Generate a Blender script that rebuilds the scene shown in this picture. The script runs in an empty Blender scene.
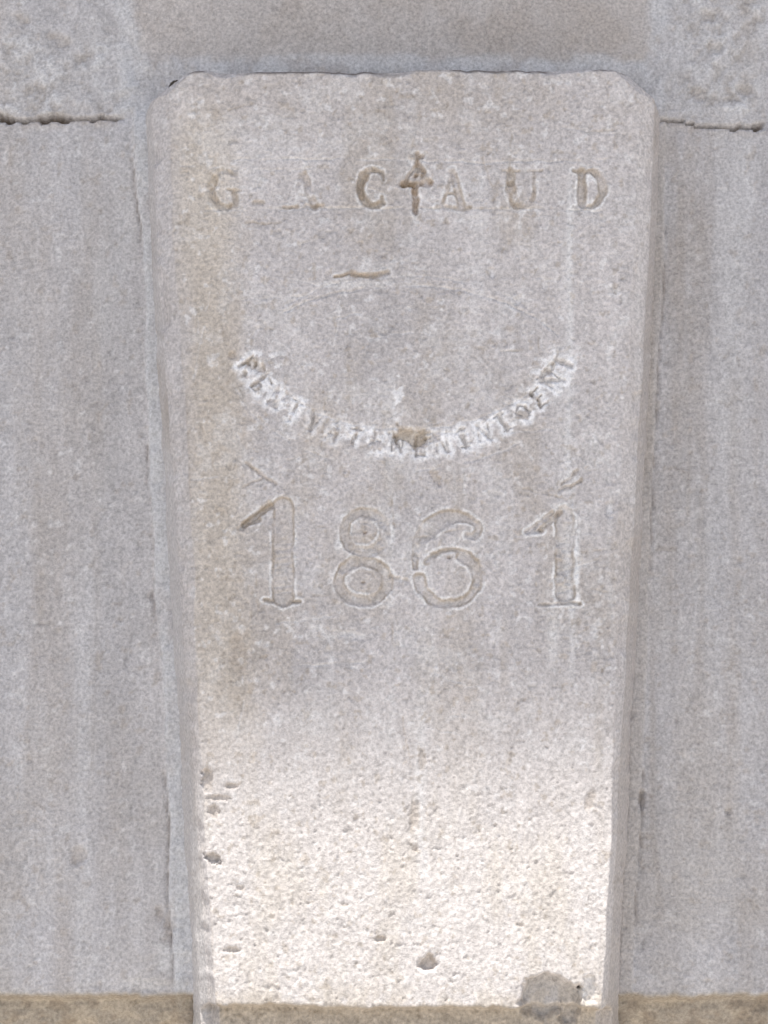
import bpy, math
import numpy as np
from mathutils import Vector

# ------------------------------------------------------------------ scene / camera
sc = bpy.context.scene
sc.view_settings.view_transform = 'Standard'
sc.view_settings.look = 'None'
sc.view_settings.exposure = 0

CY, CZ = -1.5, 2.10
PITCH = math.radians(10)
F = 1530.0
cth, sth = math.cos(PITCH), math.sin(PITCH)
cam_d = bpy.data.cameras.new("camera"); cam = bpy.data.objects.new("camera", cam_d)
sc.collection.objects.link(cam); sc.camera = cam
cam.location = (0, CY, CZ)
cam.rotation_euler = (math.radians(90) + PITCH, 0, 0)
cam_d.sensor_fit = 'VERTICAL'; cam_d.sensor_height = 32; cam_d.lens = F * 32 / 1024
cam_d.clip_start = 0.05; cam_d.clip_end = 2000

# projection helpers: camera pixels (u right, v down) <-> stone surface
def to_px(x, y, z):
    dy = y - CY; dz = z - CZ
    dep = dy * cth + dz * sth
    up = -dy * sth + dz * cth
    return 384 + F * x / dep, 512 - F * up / dep
def zof(v, y):
    c = (512 - v) / F
    dyr = cth - c * sth; dzr = sth + c * cth
    return CZ + (y - CY) / dyr * dzr
def xof(u, y, z):
    dep = (y - CY) * cth + (z - CZ) * sth
    return (u - 384) * dep / F

# ------------------------------------------------------------------ noise
def _h(ix, iy, s):
    n = (ix * 374761393 + iy * 668265263 + s * 1442695041) & 0xffffffff
    n = ((n ^ (n >> 13)) * 1274126177) & 0xffffffff
    n = (n ^ (n >> 16)) & 0xffffff
    return n
def vn(x, y, s=0):
    x = np.asarray(x, np.float32) + np.float32((s * 17.31) % 977); y = np.asarray(y, np.float32) + np.float32((s * 9.7) % 853)
    x, y = np.broadcast_arrays(x, y)
    ix = np.floor(x).astype(np.int32); iy = np.floor(y).astype(np.int32); fx = x - ix; fy = y - iy
    fx = fx * fx * fx * (fx * (fx * 6 - 15) + 10); fy = fy * fy * fy * (fy * (fy * 6 - 15) + 10)
    x0, y0 = int(ix.min()), int(iy.min()); w, h = int(ix.max()) - x0 + 2, int(iy.max()) - y0 + 2
    gx, gy = np.meshgrid(np.arange(x0, x0 + w, dtype=np.int64), np.arange(y0, y0 + h, dtype=np.int64))
    T = (_h(gx, gy, s) / 16777215.0).astype(np.float32).ravel()
    k = (iy - y0) * w + (ix - x0)
    a = T[k]; b = T[k + 1]; c = T[k + w]; d = T[k + w + 1]
    return (a + (b - a) * fx) * (1 - fy) + (c + (d - c) * fx) * fy
def fbm(u, v, size, s=0, o=4, g=.5):
    t = 0; a = 1; n = 0; su, sv = (size if isinstance(size, tuple) else (size, size))
    for i in range(o):
        c, q = math.cos(i * .9), math.sin(i * .9)
        if su == sv: uu, vv = (u * c - v * q) / su, (u * q + v * c) / sv
        else: uu, vv = u / su, v / sv
        t = t + a * vn(uu, vv, s + i * 7); n += a; a *= g; su *= .5; sv *= .5
    return t / n
def ss(a, b, x):
    t = np.clip((x - a) / (b - a), 0, 1); return t * t * (3 - 2 * t)
def seg(u, v, a, b):
    ax, ay = a; bx, by = b; dx, dy = bx - ax, by - ay
    t = np.clip(((u - ax) * dx + (v - ay) * dy) / (dx * dx + dy * dy + 1e-9), 0, 1)
    return np.hypot(u - ax - t * dx, v - ay - t * dy)
def blob(u, v, cx, cy, rx, ry, ang=0, soft=.5, wob=.35, s=3):
    c, q = math.cos(math.radians(ang)), math.sin(math.radians(ang))
    du, dv = u - cx, v - cy
    a = (du * c + dv * q) / rx; b = (-du * q + dv * c) / ry
    r = np.hypot(a, b) + (fbm(u, v, max(3, min(rx, ry) * .8), s, 3) - .5) * 2 * wob
    return 1 - ss(1 - soft, 1 + soft, r)
def mixc(C, col, m):
    m = np.clip(m, 0, 1)[..., None]; return C * (1 - m) + np.array(col) * m
def window(u, v, u0, u1, v0, v1):
    m = (u >= u0) & (u <= u1) & (v >= v0) & (v <= v1)
    r = np.where(m.any(1))[0]; c = np.where(m.any(0))[0]
    if len(r) == 0: return None
    return (slice(r[0], r[-1] + 1), slice(c[0], c[-1] + 1))

# ------------------------------------------------------------------ materials
def nt(name):
    m = bpy.data.materials.new(name); m.use_nodes = True
    n = m.node_tree.nodes; return m, n, m.node_tree.links, n["Principled BSDF"]
def stone_material(name, attr=None, col=(.5, .48, .46), bump=1.0, spk=.2):
    m, n, l, b = nt(name)
    b.inputs["Roughness"].default_value = .92
    b.inputs["Specular IOR Level"].default_value = .15
    tc = n.new("ShaderNodeTexCoord")
    def noise(sc_, det=3, r=.6):
        x = n.new("ShaderNodeTexNoise"); x.inputs["Scale"].default_value = sc_
        x.inputs["Detail"].default_value = det; x.inputs["Roughness"].default_value = r
        l.new(tc.outputs["Object"], x.inputs["Vector"]); return x
    n1 = noise(310, 2, .7); n2 = noise(110, 3, .6); n3 = noise(9, 5, .6)
    mr = n.new("ShaderNodeMapRange"); mr.inputs[1].default_value = .3; mr.inputs[2].default_value = .7
    mr.inputs[3].default_value = 1 - spk; mr.inputs[4].default_value = 1 + spk * .8
    l.new(n1.outputs[0], mr.inputs[0])
    mr2 = n.new("ShaderNodeMapRange"); mr2.inputs[1].default_value = .3; mr2.inputs[2].default_value = .7
    mr2.inputs[3].default_value = .97; mr2.inputs[4].default_value = 1.03
    l.new((n2 if attr else n3).outputs[0], mr2.inputs[0])
    mm = n.new("ShaderNodeMath"); mm.operation = 'MULTIPLY'; l.new(mr.outputs[0], mm.inputs[0]); l.new(mr2.outputs[0], mm.inputs[1])
    vs = n.new("ShaderNodeVectorMath"); vs.operation = 'SCALE'
    if attr:
        a = n.new("ShaderNodeAttribute"); a.attribute_name = attr; l.new(a.outputs["Color"], vs.inputs[0])
    else: vs.inputs[0].default_value = col
    l.new(mm.outputs[0], vs.inputs["Scale"])
    l.new(vs.outputs[0], b.inputs["Base Color"])
    ad = n.new("ShaderNodeMath"); ad.operation = 'MULTIPLY_ADD'; l.new(n2.outputs[0], ad.inputs[0]); ad.inputs[1].default_value = .4; l.new(n1.outputs[0], ad.inputs[2])
    bp = n.new("ShaderNodeBump"); bp.inputs["Strength"].default_value = .6 * bump; bp.inputs["Distance"].default_value = .0016
    l.new(ad.outputs[0], bp.inputs["Height"]); l.new(bp.outputs[0], b.inputs["Normal"])
    return m

TINT = np.array((1.055, 1.045, 1.035))
def grid_mesh(name, X, Y, Z, C, mat):
    C = C * TINT
    nr, nc = X.shape
    co = np.stack([X, Y, Z], -1).reshape(-1, 3)
    idx = np.arange(nr * nc).reshape(nr, nc)
    q = np.stack([idx[:-1, :-1], idx[:-1, 1:], idx[1:, 1:], idx[1:, :-1]], -1).reshape(-1, 4)
    me = bpy.data.meshes.new(name)
    me.vertices.add(len(co)); me.vertices.foreach_set("co", co.astype(np.float32).ravel())
    me.loops.add(q.size); me.loops.foreach_set("vertex_index", q.astype(np.int32).ravel())
    me.polygons.add(len(q)); me.polygons.foreach_set("loop_start", (np.arange(len(q)) * 4).astype(np.int32))
    me.polygons.foreach_set("loop_total", np.full(len(q), 4, np.int32))
    me.polygons.foreach_set("use_smooth", np.ones(len(q), bool))
    me.update(calc_edges=True)
    at = me.color_attributes.new("weathering_and_light", 'FLOAT_COLOR', 'POINT')  # stone colour and stains; on the keystone also the painted sunlight
    c4 = np.concatenate([np.clip(C, 0, .95), np.ones(C.shape[:2] + (1,))], -1)
    at.data.foreach_set("color", c4.astype(np.float32).ravel())
    me.materials.append(mat)
    o = bpy.data.objects.new(name, me); sc.collection.objects.link(o); return o

# ------------------------------------------------------------------ KEYSTONE
P = 0.095
mat_key = stone_material("carved_limestone", "weathering_and_light", bump=1.0, spk=.26)
mat_wall = stone_material("wall_limestone", "weathering_and_light", bump=1.0, spk=.26)

ztop = zof(70, -P); zbot = zof(1050, -P)
NZ, NX, NS = 900, 460, 30
zt = np.linspace(zbot, ztop, NZ)
CAPB, CAPT = 40, 14
rowz = np.concatenate([np.full(CAPB, zbot), zt, np.full(CAPT, ztop)])
rowg = np.concatenate([np.linspace(1, 1 / CAPB, CAPB), np.zeros(NZ), np.linspace(1 / CAPT, 1, CAPT)])
rowy = np.where(np.arange(len(rowz)) < CAPB, -P + rowg * (P + .35), -P + rowg * (P + .02))
colf = np.concatenate([np.linspace(1, 1 / NS, NS), np.zeros(NX), np.linspace(1 / NS, 1, NS)])
cols = np.concatenate([np.zeros(NS), np.linspace(0, 1, NX), np.ones(NS)])
left = np.concatenate([np.ones(NS), np.zeros(NX), np.zeros(NS)])
_, vf = to_px(0, -P, rowz); _, vb = to_px(0, 0, rowz)
UL = np.interp(vf, [66, 70, 94, 250, 500, 750, 1012, 1050], [182, 177, 149, 155, 173, 190, 206, 208])
UR = np.interp(vf, [66, 70, 94, 250, 500, 750, 1012, 1050], [622, 629, 657, 652, 637, 623, 608, 606])
wobL = (fbm(vf, vf * 0, 60, 411, 4) - .5) * 5; wobR = (fbm(vf, vf * 0, 60, 412, 4) - .5) * 4
xL = xof(UL + wobL, -P, rowz); xR = xof(UR + wobR, -P, rowz)
UBL = np.interp(vb, [90, 115, 140, 1012], [165, 150, 144, 191]); UBR = np.interp(vb, [90, 115, 140, 1012], [642, 656, 662, 621])
bL = xof(UBL, 0, rowz); bR = xof(UBR, 0, rowz)
fx = xL[:, None] + (xR - xL)[:, None] * cols[None, :]
bx = np.where(left[None, :] > 0, bL[:, None], bR[:, None])
X = fx + (bx - fx) * colf[None, :]
Ycol = -P + colf * (P + .012)
Y = np.maximum(Ycol[None, :], rowy[:, None])
Z = np.repeat(rowz[:, None], X.shape[1], 1)
u, v = to_px(X, np.minimum(Y, 0), Z)
dl = (X - xL[:, None]) * 1000; dr = (xR[:, None] - X) * 1000
dt = (ztop - Z) * 1000

H = np.zeros_like(X)     # metres, + outward
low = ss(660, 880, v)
H += (fbm(u, v, 150, 1, 3) - .5) * .0055
H += (fbm(u, v, 30, 2, 3) - .5) * (.0010 + .0008 * low)
gr3 = fbm(u, v, 3.6, 3, 2, .4)
H += (gr3 - .5) * .0009
comb = (fbm(u + 3 * vn(u / 30, v / 30, 5), v, (4.5, 34), 6, 2) - .5)
H += comb * .0009 * ss(680, 820, v) * ss(.3, .6, fbm(u, v, 90, 8, 2))
H += comb * .0005
pit = ss(.76, .88, fbm(u, v, 6, 12, 2, .4))
H -= pit * (.0007 + .0001 * low)
pit2 = ss(.82, .9, fbm(u, v, 12, 14, 2, .35)) * ss(.5, .7, fbm(u, v, 120, 15, 2))
H -= pit2 * .0007 * low

# base albedo
C = np.zeros(X.shape + (3,)); C[:] = (.545, .517, .505)
tone = fbm(u, v, (70, 300), 21, 4); C *= (1 + .20 * (tone - .5))[..., None]
t2 = fbm(u, v, 60, 22, 5, .6); C *= (1 + .20 * (t2 - .5))[..., None]
t3 = fbm(u, v, (8, 30), 23, 3); C *= (1 + .14 * (t3 - .5))[..., None]
C *= (1 + .14 * (gr3 - .5))[..., None]
C = mixc(C, (.60, .54, .455), .68 * ss(52, 6, np.abs(u - (202 + (v - 100) * .03))) * ss(.2, .6, fbm(u, v, (50, 200), 24, 3)) * ss(70, 130, v) * (1 - ss(650, 820, v)))
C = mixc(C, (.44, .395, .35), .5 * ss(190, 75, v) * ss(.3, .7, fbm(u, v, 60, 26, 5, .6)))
C = mixc(C, (.42, .37, .31), .6 * ss(595, 640, v) * (1 - ss(690, 740, v)) * ss(34, 4, np.abs(u - 240)) * ss(.35, .6, fbm(u, v, (12, 30), 27, 4)))
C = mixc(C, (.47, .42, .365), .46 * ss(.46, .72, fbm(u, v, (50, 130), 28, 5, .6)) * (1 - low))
C = mixc(C, (.685, .645, .61), .88 * low)  # sunlit lower part painted paler, brightening put into the albedo
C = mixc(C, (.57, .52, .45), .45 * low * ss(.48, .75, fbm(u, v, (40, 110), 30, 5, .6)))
for (su, w, v0, v1, k) in [(570, 6, 150, 700, .75), (562, 14, 200, 560, .3), (390, 10, 330, 640, .35), (420, 9, 690, 900, .5), (425, 20, 480, 780, .25), (640, 8, 90, 600, .35), (300, 20, 260, 420, .15), (480, 16, 150, 330, .25), (330, 12, 600, 800, .2), (512, 3, 260, 640, .3), (455, 3, 430, 700, .25), (610, 4, 300, 700, .3)]:
    jit = 6 * (vn(v / 60, u * 0 + 3, 31) - .5)
    C = mixc(C, (.71, .70, .69), k * ss(w, 0, np.abs(u - su - jit)) * ss(v0, v0 + 60, v) * (1 - ss(v1 - 60, v1, v)) * ss(.1, .7, fbm(u, v, (10, 50), 33, 3)))
for (su, w, v0, v1, k) in [(345, 10, 560, 860, .3), (505, 8, 590, 800, .3), (225, 6, 260, 640, .3), (600, 8, 620, 900, .35), (290, 7, 600, 760, .3), (430, 6, 600, 700, .25)]:
    jit = 10 * (vn(v / 70, u * 0 + 3, 131) - .5)
    C = mixc(C, (.45, .40, .34), k * ss(w, 0, np.abs(u - su - jit)) * ss(v0, v0 + 60, v) * (1 - ss(v1 - 80, v1, v)) * ss(.2, .7, fbm(u, v, (8, 50), 133, 3)))
C = mixc(C, (.76, .75, .74), .55 * ss(.68, .80, fbm(u, v, 8, 35, 3)) * (1 - .5 * low))
C = mixc(C, (.42, .36, .29), .45 * ss(.69, .80, fbm(u, v, 7, 36, 3)))
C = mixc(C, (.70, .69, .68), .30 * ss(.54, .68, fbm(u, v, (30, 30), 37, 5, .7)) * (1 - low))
C *= (1 - .15 * pit - .10 * pit2 * low)[..., None]

# ---- carving ------------------------------------------------
wu = u + 4.6 * (fbm(u, v, 11, 41, 3) - .5); wv = v + 4.6 * (fbm(u, v, 11, 42, 3) - .5)
def arcs(cx, cy, rx, ry, a0, a1, w, w2=None, n=22):
    o = []; w2 = w if w2 is None else w2
    for i in range(n):
        s0, s1 = i / n, (i + 1) / n
        t0, t1 = [math.radians(a0 + (a1 - a0) * s) for s in (s0, s1)]
        ww = w + (w2 - w) * math.sin(math.pi * (s0 + s1) / 2)
        o.append((cx + rx * math.cos(t0), cy + ry * math.sin(t0), cx + rx * math.cos(t1), cy + ry * math.sin(t1), ww))
    return o
def carve(L, depth, er=.0, dirt=(.40, .32, .23), kd=.7, soft=2.8, seed=60, edge=0.0, halo=0.0, size=14, light=.8):
    A = np.array([(min(a, c) - w, max(a, c) + w, min(b, d) - w, max(b, d) + w) for (a, b, c, d, w) in L])
    W = window(u, v, A[:, 0].min() - 12, A[:, 1].max() + 12, A[:, 2].min() - 12, A[:, 3].max() + 12)
    if W is None: return
    uu, vv, pu, pv = u[W], v[W], wu[W], wv[W]
    D = np.full_like(uu, 1e3)
    for (a, b, c, d, w) in L: D = np.minimum(D, seg(pu, pv, (a, b), (c, d)) - w)
    keep = ss(er - .10, er + .14, fbm(uu, vv, size, seed, 3)) if er > 0 else 1
    m = (1 - ss(-soft, .9, D)) * keep
    H[W] -= depth * m
    c = C[W]
    if halo:
        hm = ss(7.5, 1, D) * ss(-2.0, .4, D) * ss(.34, .52, fbm(uu, vv, 8, seed + 9, 3))
        c = mixc(c, (.86, .86, .86), halo * hm); H[W] += hm * (fbm(uu, vv, 5, seed + 10, 2) - .45) * .0014
    c = mixc(c, dirt, kd * (1 - ss(-1.2, 1.4, D)) * keep * (.25 + .75 * ss(.3, .65, fbm(uu, vv, 10, seed + 3, 3))))
    if edge > 0:
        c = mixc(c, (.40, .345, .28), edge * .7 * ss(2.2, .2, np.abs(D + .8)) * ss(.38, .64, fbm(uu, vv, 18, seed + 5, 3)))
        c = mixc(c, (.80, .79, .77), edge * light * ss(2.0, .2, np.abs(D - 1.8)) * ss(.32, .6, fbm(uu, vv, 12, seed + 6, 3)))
    C[W] = c

tan_d = (.45, .385, .30)
carve(arcs(225, 189, 14, 18, -50, -310, 1.6, 4.2) + [(235, 190, 235, 204, 2.8), (229, 190, 241, 190, 1.3), (236, 172, 237, 180, 1.2)], .0032, .47, tan_d, .5, edge=.4, seed=61)
carve([(217, 180, 213, 190, 3.2), (213, 190, 217, 200, 3.0)], .0026, .2, (.43, .36, .28), .45, seed=161)
carve([(255, 202, 261, 203, 3.0)], .0025, 0, tan_d, .45)
carve([(303, 172, 291, 206, 1.6), (303, 172, 314, 206, 3.6), (297, 194, 311, 194, 1.3)], .003, .36, (.50, .44, .37), .5, edge=.6, seed=62)
carve([(284, 206, 298, 206, 1.8), (306, 206, 322, 206, 1.8)], .003, .1, (.44, .36, .27), .65, edge=.3, seed=262)
carve(arcs(373, 188, 13, 18, -45, -315, 1.6, 4.6) + [(382, 172, 384, 181, 1.2), (382, 196, 384, 203, 1)], .0046, .38, tan_d, .6, edge=.8, seed=63)
carve([(366, 176, 361, 186, 3.5), (361, 186, 361, 196, 3.6)], .002, .1, (.42, .34, .25), .55, seed=163)
carve([(417, 153, 417, 174, 2.4), (417, 164, 405, 184, 2.0), (417, 162, 429, 184, 2.6), (402, 184, 432, 183, 2.8), (416, 184, 415, 212, 3.4), (411, 158, 422, 156, 2.6)], .0056, .34, (.41, .31, .21), .8, edge=.6, seed=64)
carve([(405, 183, 430, 182, 4.5), (414, 176, 421, 178, 4)], .003, .38, (.42, .32, .22), .6, seed=264)
carve([(452, 172, 443, 206, 1.4), (452, 172, 462, 206, 3.8), (446, 194, 459, 194, 1.3), (437, 207, 451, 207, 1.8), (454, 207, 470, 207, 1.8)], .003, .40, (.50, .43, .35), .55, edge=.9, seed=65)
carve([(511, 172, 511, 196, 4.4), (504, 171, 519, 171, 1.2), (534, 172, 534, 196, 1.6), (528, 171, 541, 171, 1.1)] + arcs(522.5, 195, 11.5, 12, 0, 180, 1.8, 2.8), .0036, .44, (.50, .43, .34), .5, edge=.7, seed=66)
carve([(511, 182, 514, 206, 4.0)], .003, .25, (.44, .36, .27), .6, seed=166)
carve([(582, 172, 582, 207, 4.6), (574, 171, 588, 171, 1.2), (574, 207, 588, 207, 1.2)] + arcs(586, 189, 17, 18, -90, 90, 1.5, 4.2), .0042, .38, (.52, .46, .38), .5, edge=1, seed=67, light=1)
# scribed guide lines
sc_l = (.76, .74, .72)
carve([(232, 160, 340, 158, .8), (340, 158, 480, 163, .8), (480, 163, 636, 160, .8)], .0014, .36, sc_l, .8, .9, size=30)
carve([(205, 209, 400, 208, .8), (400, 208, 600, 211, .8)], .0014, .38, (.70, .66, .61), .7, .9, size=30)
carve([(243, 300, 320, 296, .6), (330, 320, 370, 312, .6)], .001, .40, sc_l, .6, .9)
carve([(176, 165, 262, 170, .6), (262, 170, 330, 167, .6)], .001, .40, sc_l, .6, .9)
# scribed ovals over the middle
carve(arcs(405, 372, 168, 86, 205, 335, .9, .9, 40), .0016, .36, sc_l, .8, 1, size=26)
carve(arcs(405, 350, 150, 74, 195, 345, .7, .7, 40), .001, .42, sc_l, .6, .9, size=26)
carve(arcs(405, 352, 178, 118, 15, 165, .8, .8, 40), .0010, .42, sc_l, .6, .9, size=26)
carve(arcs(405, 345, 148, 84, 15, 165, .8, .8, 40), .0010, .40, sc_l, .7, .9, size=26)
rs = np.random.RandomState(21)
for i in range(70):     # stray tool scratches
    x0, y0 = rs.uniform(190, 600), rs.uniform(110, 740); a = rs.uniform(-.35, .35) + (math.pi / 2 if rs.rand() < .45 else 0); ln = rs.uniform(8, 60)
    carve([(x0, y0, x0 + ln * math.cos(a), y0 + ln * math.sin(a), .5)], .0010, .34, sc_l if rs.rand() < .7 else (.44, .38, .31), .8, .9, seed=300 + i, size=20)
# chipped dash
carve([(336, 277, 352, 273, 1.8), (352, 274, 372, 276, 2.8), (372, 276, 388, 273, 2.2)], .004, .26, (.49, .40, .30), .75, edge=.4)
C = mixc(C, (.74, .72, .69), .5 * blob(u, v, 352, 285, 26, 3.5, -3))

# arc lettering
rng = np.random.RandomState(7)
glyphs = {
 'R': [(-4, -8, -4, 8, 2.1), (-4, -8, 3, -7, 1.1), (3, -7, 4, -3, 1.4), (4, -3, -3, 0, 1.1), (-2, 0, 5, 8, 1.9)],
 'E': [(-3, -8, -3, 8, 2.2), (-3, -8, 5, -8, 1.1), (-3, 0, 3, 0, 1), (-3, 8, 5, 8, 1.1)],
 'N': [(-5, -8, -5, 8, 1.2), (-5, -8, 5, 8, 2.1), (5, -8, 5, 8, 1.2)],
 'I': [(0, -8, 0, 8, 2.4), (-4, -8, 4, -8, 1), (-4, 8, 4, 8, 1)],
 'A': [(0, -8, -5, 8, 1.1), (0, -8, 5, 8, 2.2), (-3, 3, 3, 3, 1)],
 'O': [(0, -8, -5, -2, 1.6), (-5, -2, -4, 5, 2), (-4, 5, 0, 8, 1.4), (0, 8, 5, 4, 1.5), (5, 4, 5, -3, 2), (5, -3, 0, -8, 1.3)],
 'T': [(0, -8, 0, 8, 2.2), (-6, -8, 6, -8, 1.2)],
 'V': [(-5, -8, 0, 8, 2.2), (5, -8, 0, 8, 1.1)],
}
word = "RENTVATENENINIOENT"
pts = np.array([(243, 356), (252, 372), (268, 392), (290, 408), (318, 424), (350, 436), (385, 442), (420, 446), (455, 441), (490, 430), (520, 413), (544, 393), (560, 372), (568, 352)], float)
sl = np.concatenate([[0], np.cumsum(np.hypot(*np.diff(pts, axis=0).T))])
for ps in (0, 1):       # residue pass first, letter cuts second
    rng = np.random.RandomState(7)
    for i, ch in enumerate(word):
        s = (i + .5) / len(word) * sl[-1]
        cx = np.interp(s, sl, pts[:, 0]); cy = np.interp(s, sl, pts[:, 1])
        ax_ = np.interp(s + 6, sl, pts[:, 0]) - np.interp(s - 6, sl, pts[:, 0]); ay_ = np.interp(s + 6, sl, pts[:, 1]) - np.interp(s - 6, sl, pts[:, 1])
        a = math.atan2(ay_, ax_) + rng.uniform(-.10, .10); ca, sa = math.cos(a), math.sin(a)
        k = rng.uniform(1.0, 1.22); dj = rng.uniform(.7, 1.15)
        L = [(cx + (x0 * ca - y0 * sa) * k, cy + (x0 * sa + y0 * ca) * k, cx + (x1 * ca - y1 * sa) * k, cy + (x1 * sa + y1 * ca) * k, w) for (x0, y0, x1, y1, w) in glyphs[ch]]
        if ps == 0: carve(L, 0, 0, sc_l, 0, seed=60 + i, halo=(.95 if i not in (4, 5) else .5))
        else:
            dk = (.46, .41, .35) if (i in (0, 1, 6, 9, 15)) else (.58, .56, .54)
            carve(L, .0044 * dj, .38, dk, .65, 1.8, seed=60 + i, size=8)
C = mixc(C, (.86, .86, .86), .75 * ss(.54, .64, fbm(u, v, 6, 73, 3)) * np.maximum.reduce([blob(u, v, 262, 362, 22, 14), blob(u, v, 270, 385, 18, 12), blob(u, v, 552, 365, 24, 16), blob(u, v, 398, 395, 5, 28), blob(u, v, 292, 408, 18, 10), blob(u, v, 470, 436, 26, 9), blob(u, v, 345, 432, 24, 8)]))
def patch(cx, cy, rx, ry, d, ang=0, col=(.42, .36, .30), k=.5, wob=.4, soft=.35, s=None):
    W = window(u, v, cx - 2.5 * max(rx, ry), cx + 2.5 * max(rx, ry), cy - 2.5 * max(rx, ry), cy + 2.5 * max(rx, ry))
    if W is None: return
    m = blob(u[W], v[W], cx, cy, rx, ry, ang, soft, wob, int(cx) % 17 if s is None else s)
    H[W] -= d * m; C[W] = mixc(C[W], col, k * m)
hole = patch
patch(412, 436, 18, 8, .0060, 12, (.45, .37, .27), .7, .7); patch(256, 366, 12, 5, .0040, 30, (.52, .45, .37), .5, .6)
patch(548, 370, 10, 4, .004, -40, (.56, .50, .43), .45, .6); patch(436, 477, 4, 8, .003, -30, (.52, .44, .35), .45, .5)

# date 1861
one1 = [(283, 506, 283, 596, 10.5), (272, 505, 244, 524, 3.4), (244, 524, 258, 520, 2.5), (264, 601, 299, 601, 1.6)]
carve(one1, .0034, .18, (.56, .50, .44), .35, 2.2, edge=1)
for yy in range(545, 598, 6):
    carve([(275, yy, 292, yy - 2, .8)], .0012, .38, (.74, .72, .70), .4, 1)
carve([(270, 503, 241, 528, 3.6)], .0026, .28, (.44, .37, .29), .65, 2.5)
carve([(246, 464, 276, 484, 1.8), (243, 486, 262, 478, 1.2)], .003, .24, (.52, .45, .37), .65, edge=.5)
eight = arcs(365, 532, 21, 20, 0, 360, 5.2, 5.2, 34) + arcs(363, 581, 24, 20, 0, 360, 5.8, 5.8, 34)
carve(eight, .0026, .26, (.55, .50, .44), .3, 2.4, edge=1, seed=80)
carve(arcs(365, 533, 11, 10, 0, 360, .6, .6, 24) + arcs(363, 582, 12, 10, 20, 340, .6, .6, 24), .0012, .42, (.48, .42, .36), .4, 1, seed=83)
carve([(364, 533, 365, 533, 1.3)], .0035, 0, (.40, .31, .23), .7, 1.5)
carve([(363, 582, 364, 582, 1.2)], .0035, 0, (.40, .31, .23), .7, 1.5)
carve([(390, 577, 407, 582, 2.2)], .002, 0, (.50, .43, .35), .5)
six = arcs(456, 562, 40, 46, -62, -186, 2.6, 8.5, 26) + arcs(449, 578, 29, 26, 178, -60, 7.0, 4.0, 26) + arcs(451, 575, 27, 26, -60, -150, 3.0, 2.0, 12) + arcs(470, 528, 8, 8, -80, 110, 2.6, 4.0, 10)
carve(six, .0028, .26, (.55, .50, .44), .3, 2.4, edge=1, seed=84)
carve([(449, 558, 450, 558, 1.2)], .003, 0, (.42, .33, .25), .6, 1.5)
one2 = [(565, 516, 565, 594, 9.5), (552, 514, 528, 532, 2.6), (528, 532, 542, 530, 2.0), (541, 604, 580, 604, 1.6)]
carve(one2, .0034, .2, (.66, .64, .62), .4, 2.2, edge=1, seed=88, light=1)
for yy in range(536, 598, 7):
    carve([(557, yy, 574, yy - 2, .8)], .0012, .38, (.76, .75, .74), .5, 1)
C = mixc(C, (.82, .82, .81), .9 * ss(5, 0, np.abs(u - 577)) * ss(505, 520, v) * (1 - ss(600, 612, v)) * ss(.3, .5, fbm(u, v, 6, 90, 2)))
carve([(541, 529, 561, 512, 2.6)], .003, .24, (.48, .41, .33), .6, 2.5)
carve([(559, 492, 582, 480, 2.0), (562, 486, 578, 470, 1.4)], .003, .2, (.58, .52, .45), .55, edge=.6)
C = mixc(C, (.72, .71, .69), .45 * ss(10, 0, np.abs(u - 553)) * ss(600, 615, v) * (1 - ss(650, 680, v)))

# damage, chips, holes
hole(428, 964, 8, 8, .007, 20); hole(381, 939, 6, 3, .003)
hole(212, 858, 8, 5, .007, 30, (.48, .42, .36), .4, .6); hole(207, 780, 6, 11, .005, 0, (.48, .42, .36), .4, .6); hole(230, 786, 7, 3, .0022); hole(214, 812, 5, 8, .003); hole(218, 798, 12, 3, .002)
hole(345, 905, 4, 2, .001); hole(590, 800, 5, 12, .0012, 10)
hole(232, 950, 9, 3, .0022); hole(520, 925, 4, 2, .0014)
hole(415, 815, 5, 14, .0014); hole(422, 760, 4, 10, .0012)
hole(240, 888, 4, 3, .0014); hole(415, 848, 3, 4, .0014)
hole(610, 508, 4, 8, .003, 0, (.74, .73, .72), .5); hole(240, 655, 9, 22, .0015, 0, (.46, .40, .34), .35); hole(350, 635, 14, 4, .001, 10, (.72, .71, .70), .45)
hole(492, 272, 3, 5, .002, 0, (.76, .75, .74), .5); hole(545, 285, 3, 6, .002, 0, (.76, .75, .74), .5); hole(518, 300, 3, 5, .002, 30, (.76, .75, .74), .4); hole(232, 355, 4, 4, .002)
chip = np.maximum(blob(u, v, 548, 1000, 22, 24, 0, .2, .5, 5), blob(u, v, 572, 1004, 12, 22, 0, .2, .5, 6)); H -= chip * .022
C = mixc(C, (.47, .45, .43), .75 * chip)
hole(590, 990, 7, 14, .005, 0, (.78, .78, .77), .5)
lipn = 9 * (fbm(u, v * 0, 60, 97, 4) - .5) + 4 * (fbm(u, v * 0, 9, 197, 2) - .5)
lip = ss(1006 + lipn, 1013 + lipn, v)
H -= .024 * lip * (1 - .6 * chip)
H += lip * (fbm(u, v, 10, 198, 3) - .5) * .005
C = mixc(C, (.42, .365, .29), .9 * ss(1002 + lipn, 1009 + lipn, v) * (1 - .7 * chip))
C = mixc(C, (.54, .48, .40), .5 * ss(975, 1006, v) * ss(.42, .62, fbm(u, v, 14, 98, 3)))
an = fbm(u * 0, v, 34, 95, 3); an2 = fbm(u * 0 + 40, v, 34, 96, 3); an3 = fbm(u, v * 0, 40, 297, 3)
jl_ = 4 * (fbm(u * 0, v, 50, 298, 3) - .5)
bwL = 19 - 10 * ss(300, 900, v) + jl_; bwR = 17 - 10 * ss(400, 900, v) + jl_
H -= .011 * np.clip(1 - dl / bwL, 0, 1) + .011 * np.clip(1 - dr / bwR, 0, 1)
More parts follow.
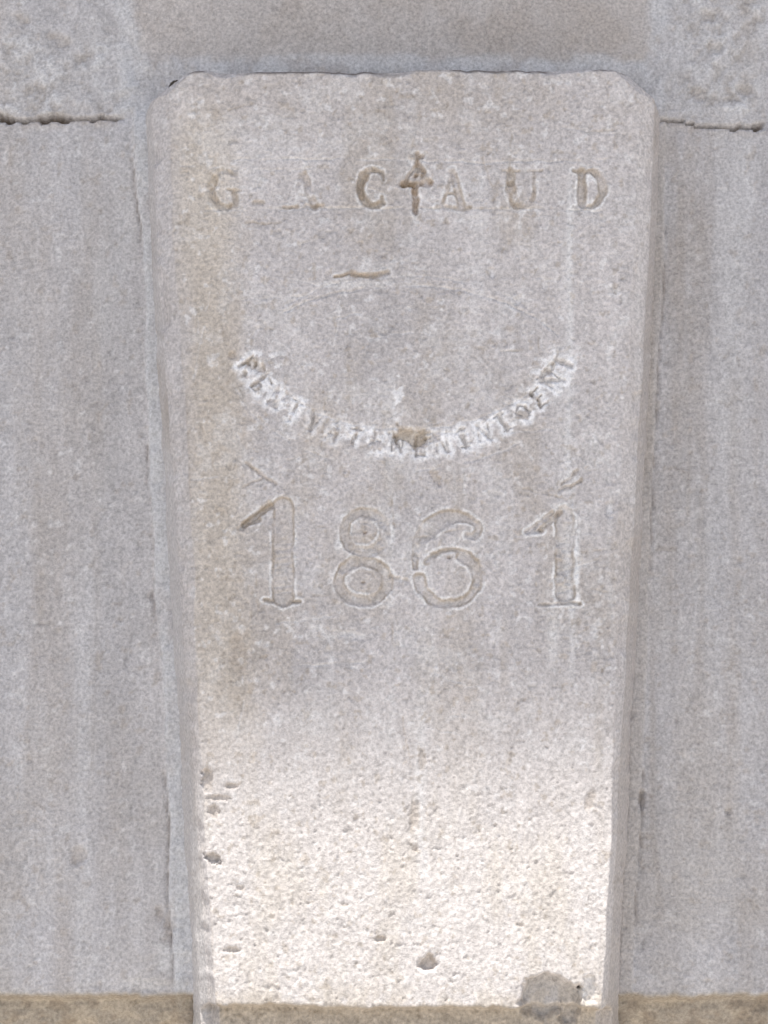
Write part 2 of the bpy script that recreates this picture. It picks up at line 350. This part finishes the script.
C = mixc(C, (.49, .475, .48), .5 * (dl >= 0) * ss(bwL + 1, bwL - 1, dl))
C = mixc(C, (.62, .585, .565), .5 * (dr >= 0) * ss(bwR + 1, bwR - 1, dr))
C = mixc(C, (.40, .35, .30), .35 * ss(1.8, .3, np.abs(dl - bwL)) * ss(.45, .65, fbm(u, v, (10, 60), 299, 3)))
H -= .006 * ss(3 + 10 * ss(.5, .8, an), 0, dl) * (.3 + ss(.45, .8, an))
H -= .005 * ss(3 + 9 * ss(.5, .8, an2), 0, dr) * (.3 + ss(.45, .8, an2))
H -= .006 * ss(3 + 6 * ss(.4, .75, an3), 0, dt) * (.4 + ss(.4, .7, an3))
topm = ss(5, 1, dt + 4 * (fbm(u, v, 10, 99, 3) - .5)) * ss(.32, .5, fbm(u, v * 0, 30, 100, 3))
C = mixc(C, (.20, .18, .165), .92 * topm)

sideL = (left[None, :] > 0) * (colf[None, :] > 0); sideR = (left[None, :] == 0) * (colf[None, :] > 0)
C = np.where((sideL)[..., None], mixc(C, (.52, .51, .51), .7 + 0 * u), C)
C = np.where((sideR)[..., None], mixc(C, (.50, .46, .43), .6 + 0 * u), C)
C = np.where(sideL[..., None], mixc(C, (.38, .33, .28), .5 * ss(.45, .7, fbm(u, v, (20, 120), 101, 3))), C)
capw = (rowg > 0)[:, None]
under = (np.arange(len(rowz)) < CAPB)[:, None] & np.ones_like(X, bool)
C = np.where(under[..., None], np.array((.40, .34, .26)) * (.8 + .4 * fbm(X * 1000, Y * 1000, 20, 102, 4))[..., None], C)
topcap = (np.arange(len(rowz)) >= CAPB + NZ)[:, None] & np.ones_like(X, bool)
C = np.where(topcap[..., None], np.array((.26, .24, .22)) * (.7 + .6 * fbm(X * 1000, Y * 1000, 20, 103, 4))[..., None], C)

side_amt = np.clip(colf * 3, 0, 1)[None, :] * (~capw)
nx = np.where(sideL, -1.0, np.where(sideR, 1.0, 0.0)) * (~capw)
Hs = (fbm(Y * 1000, Z * 1000, 30, 110, 4) - .5) * .005 + (fbm(Y * 1000, Z * 1000, 6, 111, 2) - .5) * .0015
X2 = X + nx * side_amt * Hs
fade = np.clip(1 - colf * 2.5, 0, 1)[None, :] * np.clip(1 - rowg * 5, 0, 1)[:, None]
Y2 = Y - H * fade
Z2 = Z + np.where(under, (fbm(X * 1000, Y * 1000, 25, 121, 4) - .5) * .005, 0)
Z2 = Z2 + np.clip(1 - dt / 14, 0, 1) * ((fbm(X * 1000, X * 0, 110, 122, 5) - .5) * .0045)
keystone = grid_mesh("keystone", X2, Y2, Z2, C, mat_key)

# ------------------------------------------------------------------ WALL (dressed stones + joints)
zs0 = zof(1048, 0)
ztopw = 3.25
WX, WZ = 660, 600
xs = np.linspace(-.72, .72, WX)
CB = 40
tz = np.linspace(0, 1, WZ) ** 1.25
def zsof(x): return zs0 - .016 * (np.abs(x) / .35) ** 2 * .8
Zf = zsof(xs)[None, :] + (ztopw - zsof(xs))[None, :] * tz[:, None]
Zc = np.repeat(zsof(xs)[None, :], CB, 0)
Z = np.concatenate([Zc, Zf]); X = np.repeat(xs[None, :], len(Z), 0)
g = np.concatenate([np.linspace(1, 1 / CB, CB) ** 1.6, np.zeros(WZ)])
Y = np.repeat((g * .40)[:, None], WX, 1)
u, v = to_px(X, 0 * X, Z)
M = X * 1000; N = Z * 1000
gr3 = fbm(u, v, 4.2, 203, 2, .4)
H = (fbm(u, v, 150, 201, 3) - .5) * .006 + (fbm(u, v, 30, 202, 3) - .5) * .0016 + (gr3 - .5) * .0010
pit = ss(.78, .88, fbm(u, v, 7, 204, 2, .4)); H -= pit * .0008
comb = fbm(u, v, (6, 70), 205, 3) - .5; H += comb * .0008
C = np.zeros(X.shape + (3,)); C[:] = (.505, .492, .492)
C *= (1 + .22 * (fbm(u, v, (55, 480), 210, 4) - .5) + .20 * (fbm(u, v, 60, 211, 5, .6) - .5) + .14 * (fbm(u, v, (9, 34), 209, 3) - .5) + .14 * (gr3 - .5))[..., None]
C = mixc(C, (.61, .605, .605), .45 * ss(.5, .8, fbm(u, v, (40, 220), 212, 5, .6)))
C = mixc(C, (.43, .39, .355), .45 * ss(.47, .8, fbm(u, v, (46, 380), 213, 5, .6)))
C = mixc(C, (.70, .695, .69), .45 * ss(.69, .81, fbm(u, v, 9, 214, 3)))
C = mixc(C, (.38, .33, .28), .4 * ss(.69, .81, fbm(u, v, 8, 215, 3)))
C *= (1 - .15 * pit)[..., None]
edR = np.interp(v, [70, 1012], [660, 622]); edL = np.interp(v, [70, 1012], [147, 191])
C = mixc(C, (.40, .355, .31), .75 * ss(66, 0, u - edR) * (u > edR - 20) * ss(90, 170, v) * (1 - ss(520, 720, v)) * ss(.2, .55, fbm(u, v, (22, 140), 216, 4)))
C = mixc(C, (.44, .40, .35), .4 * ss(.35, .7, fbm(u, v, 80, 217, 4)) * ss(650, 950, v))
for (su, w, v0, v1, k) in [(700, 9, 160, 800, .4), (690, 4, 250, 700, .35), (735, 12, 300, 1000, .3), (40, 12, 180, 700, .2), (95, 8, 300, 900, .2), (655, 6, 560, 980, .4)]:
    jit = 12 * (vn(v / 110, u * 0 + 3, 231) - .5)
    C = mixc(C, (.39, .35, .31), k * ss(w, 0, np.abs(u - su - jit)) * ss(v0, v0 + 60, v) * (1 - ss(v1 - 120, v1, v)) * ss(.2, .7, fbm(u, v, (10, 80), 233, 3)))
# mortar fillets along the returns
wob = 8 * (fbm(u * 0, v, 60, 220, 3) - .5)
mb = ss(14, 10, np.abs(u - (edL - 2 + wob))) * ss(90, 130, v)
C = mixc(C, (.61, .62, .63), .75 * mb * ss(.15, .45, fbm(u, v, (20, 50), 221, 3))); H += mb * (.004 + .004 * (fbm(u, v, 14, 222, 4) - .5))
mr_ = ss(9, 6, np.abs(u - (edR + 2 + wob * .6))) * ss(90, 130, v)
C = mixc(C, (.50, .465, .43), .6 * mr_); H += mr_ * .003
ln = ss(1.8, .4, np.abs(u - (edL - 16 + wob * 1.2 + 2 * (vn(v / 9, u * 0, 218) - .5)))) * ss(140, 180, v) * ss(.44, .6, fbm(u, v, (30, 60), 223, 4)); H -= ln * .003; C = mixc(C, (.38, .33, .29), .5 * ln)
ln = ss(1.8, .4, np.abs(u - (edR + 10 + wob * .6))) * ss(140, 180, v) * ss(.44, .6, fbm(u, v, (30, 60), 224, 4)); H -= ln * .003; C = mixc(C, (.36, .31, .27), .5 * ln)
# bed joint of the course above
jl = 119 + 6 * (vn(u / 30, u * 0, 230) - .5) + 2.5 * (vn(u / 7, u * 0, 231) - .5)
jr = 126 + 8 * (vn(u / 32, u * 0, 232) - .5) + 2.5 * (vn(u / 7, u * 0, 233) - .5) + (u - 700) * .05
thL = .9 + 2.4 * ss(.3, .7, vn(u / 14, u * 0, 234))
cl = ss(thL + 1.2, thL - .6, np.abs(v - jl)) * (1 - ss(104, 128, u))
cr = ss(thL + .7, thL - .8, np.abs(v - jr)) * ss(655, 668, u) * ss(.25, .5, vn(u / 22, u * 0, 235))
regL = (1 - ss(115, 150, u + 40 * (fbm(u, v, 40, 236, 3) - .5))) * ss(20, 70, v + 50 * (fbm(u, v, 40, 237, 3) - .5)) * (1 - ss(110, 120, v))
regR = ss(655, 690, u + 34 * (fbm(u, v, 30, 238, 3) - .5)) * (1 - ss(740, 800, u + 80 * (fbm(u, v, 50, 246, 3) - .5))) * (1 - ss(108, 128, v))
seam = ss(13, 6, np.abs(v - (64 + 8 * (fbm(u, v * 0, 50, 239, 3) - .5)))) * ss(110, 150, u) * (1 - ss(640, 690, u))
vse = ss(15, 5, np.abs(u - (128 + 22 * (fbm(u * 0, v, 40, 240, 3) - .5)))) * (1 - ss(100, 120, v)) + ss(15, 5, np.abs(u - (655 + 20 * (fbm(u * 0, v, 40, 241, 3) - .5)))) * (1 - ss(110, 125, v))
top = (1 - ss(56, 66, v)) * ss(120, 140, u) * (1 - ss(640, 660, u))
C = mixc(C, (.50, .46, .425), .7 * top)
C = mixc(C, (.43, .38, .335), .5 * top * ss(.4, .7, fbm(u, v, 60, 242, 5, .6)))
rg = np.clip(regL + regR, 0, 1); rough = fbm(u, v, 10, 243, 5, .68)
rg = rg * (.45 + .55 * ss(.4, .65, fbm(u, v, 40, 248, 3)))
H += rg * ((rough - .5) * .008)
C = mixc(C, (.51, .495, .485), .6 * rg); C = mixc(C, (.70, .70, .70), .6 * rg * ss(.54, .66, rough)); C = mixc(C, (.38, .345, .31), .6 * rg * ss(.44, .34, rough))
sm = np.clip(seam + vse, 0, 1); H += sm * (.001 + (fbm(u, v, 12, 244, 4) - .5) * .004)
C = mixc(C, (.60, .60, .605), .6 * sm * ss(.3, .6, fbm(u, v, 20, 245, 4)))
H -= .022 * np.clip(cl + cr * .7, 0, 1); C = mixc(C, (.20, .15, .11), .9 * np.clip(cl + cr * .8, 0, 1))
bel = ss(16, 0, v - jl) * (v > jl) * (1 - ss(100, 130, u)) + ss(14, 0, v - jr) * (v > jr) * ss(655, 680, u)
C = mixc(C, (.48, .40, .32), .5 * bel * ss(.3, .6, fbm(u, v, (22, 14), 247, 3)))
def ding(cx, cy, rx, ry, d, ang=0, col=(.42, .37, .32), k=.4): patch(cx, cy, rx, ry, d, ang, col, k, .5)
ding(80, 855, 8, 9, .003); ding(74, 862, 3, 5, .003); ding(170, 925, 6, 18, .003, 10); ding(160, 915, 4, 8, .003)
ding(728, 812, 3, 3, .003); ding(641, 800, 3, 8, .005); ding(160, 236, 4, 9, .005, 0, (.42, .31, .21), .9); ding(35, 440, 3, 2, .002); ding(690, 360, 3, 4, .002)
ding(120, 620, 3, 2, .002); ding(30, 760, 3, 3, .002); ding(740, 560, 3, 4, .002); ding(180, 905, 14, 24, .001, 0, (.64, .645, .65), .5)
ding(175, 960, 22, 16, .001, 0, (.66, .66, .66), .5); ding(150, 985, 30, 6, .001, 0, (.62, .60, .57), .5)
for (cx, cy) in [(708, 15), (714, 48), (745, 90), (700, 95), (60, 40), (20, 20)]:
    ding(cx, cy, 9, 6, .003, 20, (.38, .34, .30), .45)
# worn, ochre lower edge set back below the dressed face
wv_ = 996 - 9 * np.exp(-((u - 384) / 230.0) ** 2) + 9 * (fbm(u, v * 0, 70, 250, 4) - .5) + 4 * (fbm(u, v * 0, 9, 255, 2) - .5)
worn = ss(wv_ - 1, wv_ + 10, v)
H -= worn * .016 + .010 * ss(wv_ + 10, wv_ + 50, v)
H += worn * (fbm(u, v, 14, 256, 4) - .5) * .008
C = mixc(C, (.37, .32, .25), .9 * ss(wv_ - 5, wv_ + 4, v + 5 * (fbm(u, v, 10, 251, 3) - .5)))
C = mixc(C, (.50, .43, .33), .5 * worn * ss(.5, .7, fbm(u, v, 20, 257, 4)))
C = mixc(C, (.25, .20, .15), .5 * worn * ss(.5, .7, fbm(u, v, 14, 253, 3)))
under = (np.arange(len(Z)) < CB)[:, None]
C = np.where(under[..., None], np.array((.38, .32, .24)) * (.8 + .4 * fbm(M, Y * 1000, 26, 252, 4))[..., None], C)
fade = np.clip(1 - g * 12, 0, 1)[:, None]
bd = ss(0, .05, .72 - np.abs(X)) * ss(0, .08, ztopw - Z)
Y2 = Y - H * fade * bd
wall = grid_mesh("stone_wall", X, Y2, Z, C, mat_wall)

# ------------------------------------------------------------------ rest of the facade
def box(name, x0, x1, y0, y1, z0, z1, mat, parent=None, bevel=0.0):
    me = bpy.data.meshes.new(name)
    vs = [(x, y, z) for z in (z0, z1) for y in (y0, y1) for x in (x0, x1)]
    fs = [(0, 2, 3, 1), (4, 5, 7, 6), (0, 1, 5, 4), (2, 6, 7, 3), (0, 4, 6, 2), (1, 3, 7, 5)]
    me.from_pydata(vs, [], fs); me.materials.append(mat)
    o = bpy.data.objects.new(name, me); sc.collection.objects.link(o)
    if bevel:
        b = o.modifiers.new("b", 'BEVEL'); b.width = bevel; b.segments = 2
    if parent: o.parent = parent
    return o
plain = stone_material("facade_limestone", None, (.52, .505, .50), 1, .15)
zz = zsof(np.array([.72]))[0]
jb = .62
box("facade_left_bay", -9, -.72, 0, .45, 0, 5.9, plain, wall)
box("facade_right_bay", .72, 9, 0, .45, 0, 5.9, plain, wall)
box("facade_upper_bay", -.72, .72, 0, .45, ztopw, 5.9, plain, wall)
box("wall_core", -.72, .72, .08, .39, zs0 + .02, ztopw - .002, plain, wall)
box("jamb_left", -.722, -jb, 0.004, .40, 0, zz - .002, plain, wall, .01)
box("jamb_right", jb, .722, 0.004, .40, 0, zz - .002, plain, wall, .01)

m, n, l, b = nt("weathered_wood")
tc = n.new("ShaderNodeTexCoord"); mp = n.new("ShaderNodeMapping"); mp.inputs["Scale"].default_value = (30, 30, 1.5)
ns = n.new("ShaderNodeTexNoise"); ns.inputs["Scale"].default_value = 2; ns.inputs["Detail"].default_value = 6
cr_ = n.new("ShaderNodeValToRGB"); cr_.color_ramp.elements[0].color = (.09, .055, .03, 1); cr_.color_ramp.elements[1].color = (.22, .15, .09, 1)
l.new(tc.outputs["Object"], mp.inputs[0]); l.new(mp.outputs[0], ns.inputs["Vector"]); l.new(ns.outputs[0], cr_.inputs[0]); l.new(cr_.outputs[0], b.inputs["Base Color"]); b.inputs["Roughness"].default_value = .7
wood = m
door = bpy.data.objects.new("wooden_door", None); sc.collection.objects.link(door)
box("backing", -jb, jb, .386, .41, .01, zs0 + .01, wood, door)
for i in range(8):
    x0 = -jb + i * (2 * jb / 8)
    box(f"plank_{i+1}", x0 + .002, x0 + 2 * jb / 8 - .002, .34, .385, .02, zs0 + .0, wood, door, .004)
for i, z in enumerate((.35, 1.0, 1.65)):
    box(f"rail_{i+1}", -jb + .03, jb - .03, .315, .338, z, z + .12, wood, door, .005)

m, n, l, b = nt("pale_paving")
tc = n.new("ShaderNodeTexCoord"); ns = n.new("ShaderNodeTexNoise"); ns.inputs["Scale"].default_value = 3; ns.inputs["Detail"].default_value = 8
cr_ = n.new("ShaderNodeValToRGB"); cr_.color_ramp.elements[0].color = (.53, .50, .47, 1); cr_.color_ramp.elements[1].color = (.65, .62, .585, 1)
l.new(tc.outputs["Object"], ns.inputs["Vector"]); l.new(ns.outputs[0], cr_.inputs[0]); l.new(cr_.outputs[0], b.inputs["Base Color"]); b.inputs["Roughness"].default_value = .9
me = bpy.data.meshes.new("ground"); me.from_pydata([(-400, -400, 0), (400, -400, 0), (400, 400, 0), (-400, 400, 0)], [], [(0, 1, 2, 3)]); me.materials.append(m)
gr = bpy.data.objects.new("ground", me); sc.collection.objects.link(gr)

# ------------------------------------------------------------------ light
S = Vector((-.15, -.285, .95)).normalized()
zsh = zof(752, -P)
K = 3.9
ye = -P + S.y * K; ze = zsh + S.z * K
shade_eave = box("added_shade_eave", -9, 9, ye, .45, ze, ze + .14, wood)  # unseen overhang, added to keep the sun off the upper keystone
box("added_shade_slab", -9, 9, ye + .05, .449, ze + .143, ze + .22, plain, shade_eave)  # upper layer of the added overhang
if ze > 5.9: box("facade_head", -9, 9, 0, .449, 5.9, ze - .002, plain, wall)
ld = bpy.data.lights.new("sun", 'SUN'); ld.energy = 5; ld.angle = math.radians(.75); ld.color = (1, .965, .91)
lo = bpy.data.objects.new("sun", ld); sc.collection.objects.link(lo)
lo.rotation_euler = S.to_track_quat('Z', 'Y').to_euler()
w = bpy.data.worlds.new("World"); sc.world = w; w.use_nodes = True
nn = w.node_tree.nodes; sk = nn.new("ShaderNodeTexSky"); sk.sky_type = 'NISHITA'; sk.sun_disc = False
sk.sun_elevation = math.asin(S.z); sk.sun_rotation = math.atan2(S.x, S.y)
sk.air_density = 1.0; sk.dust_density = 2.5; sk.ozone_density = 1
w.node_tree.links.new(sk.outputs[0], nn["Background"].inputs[0]); nn["Background"].inputs[1].default_value = .15
print("shade_eave", ye, ze, "soffit", zs0, "top", ztop)
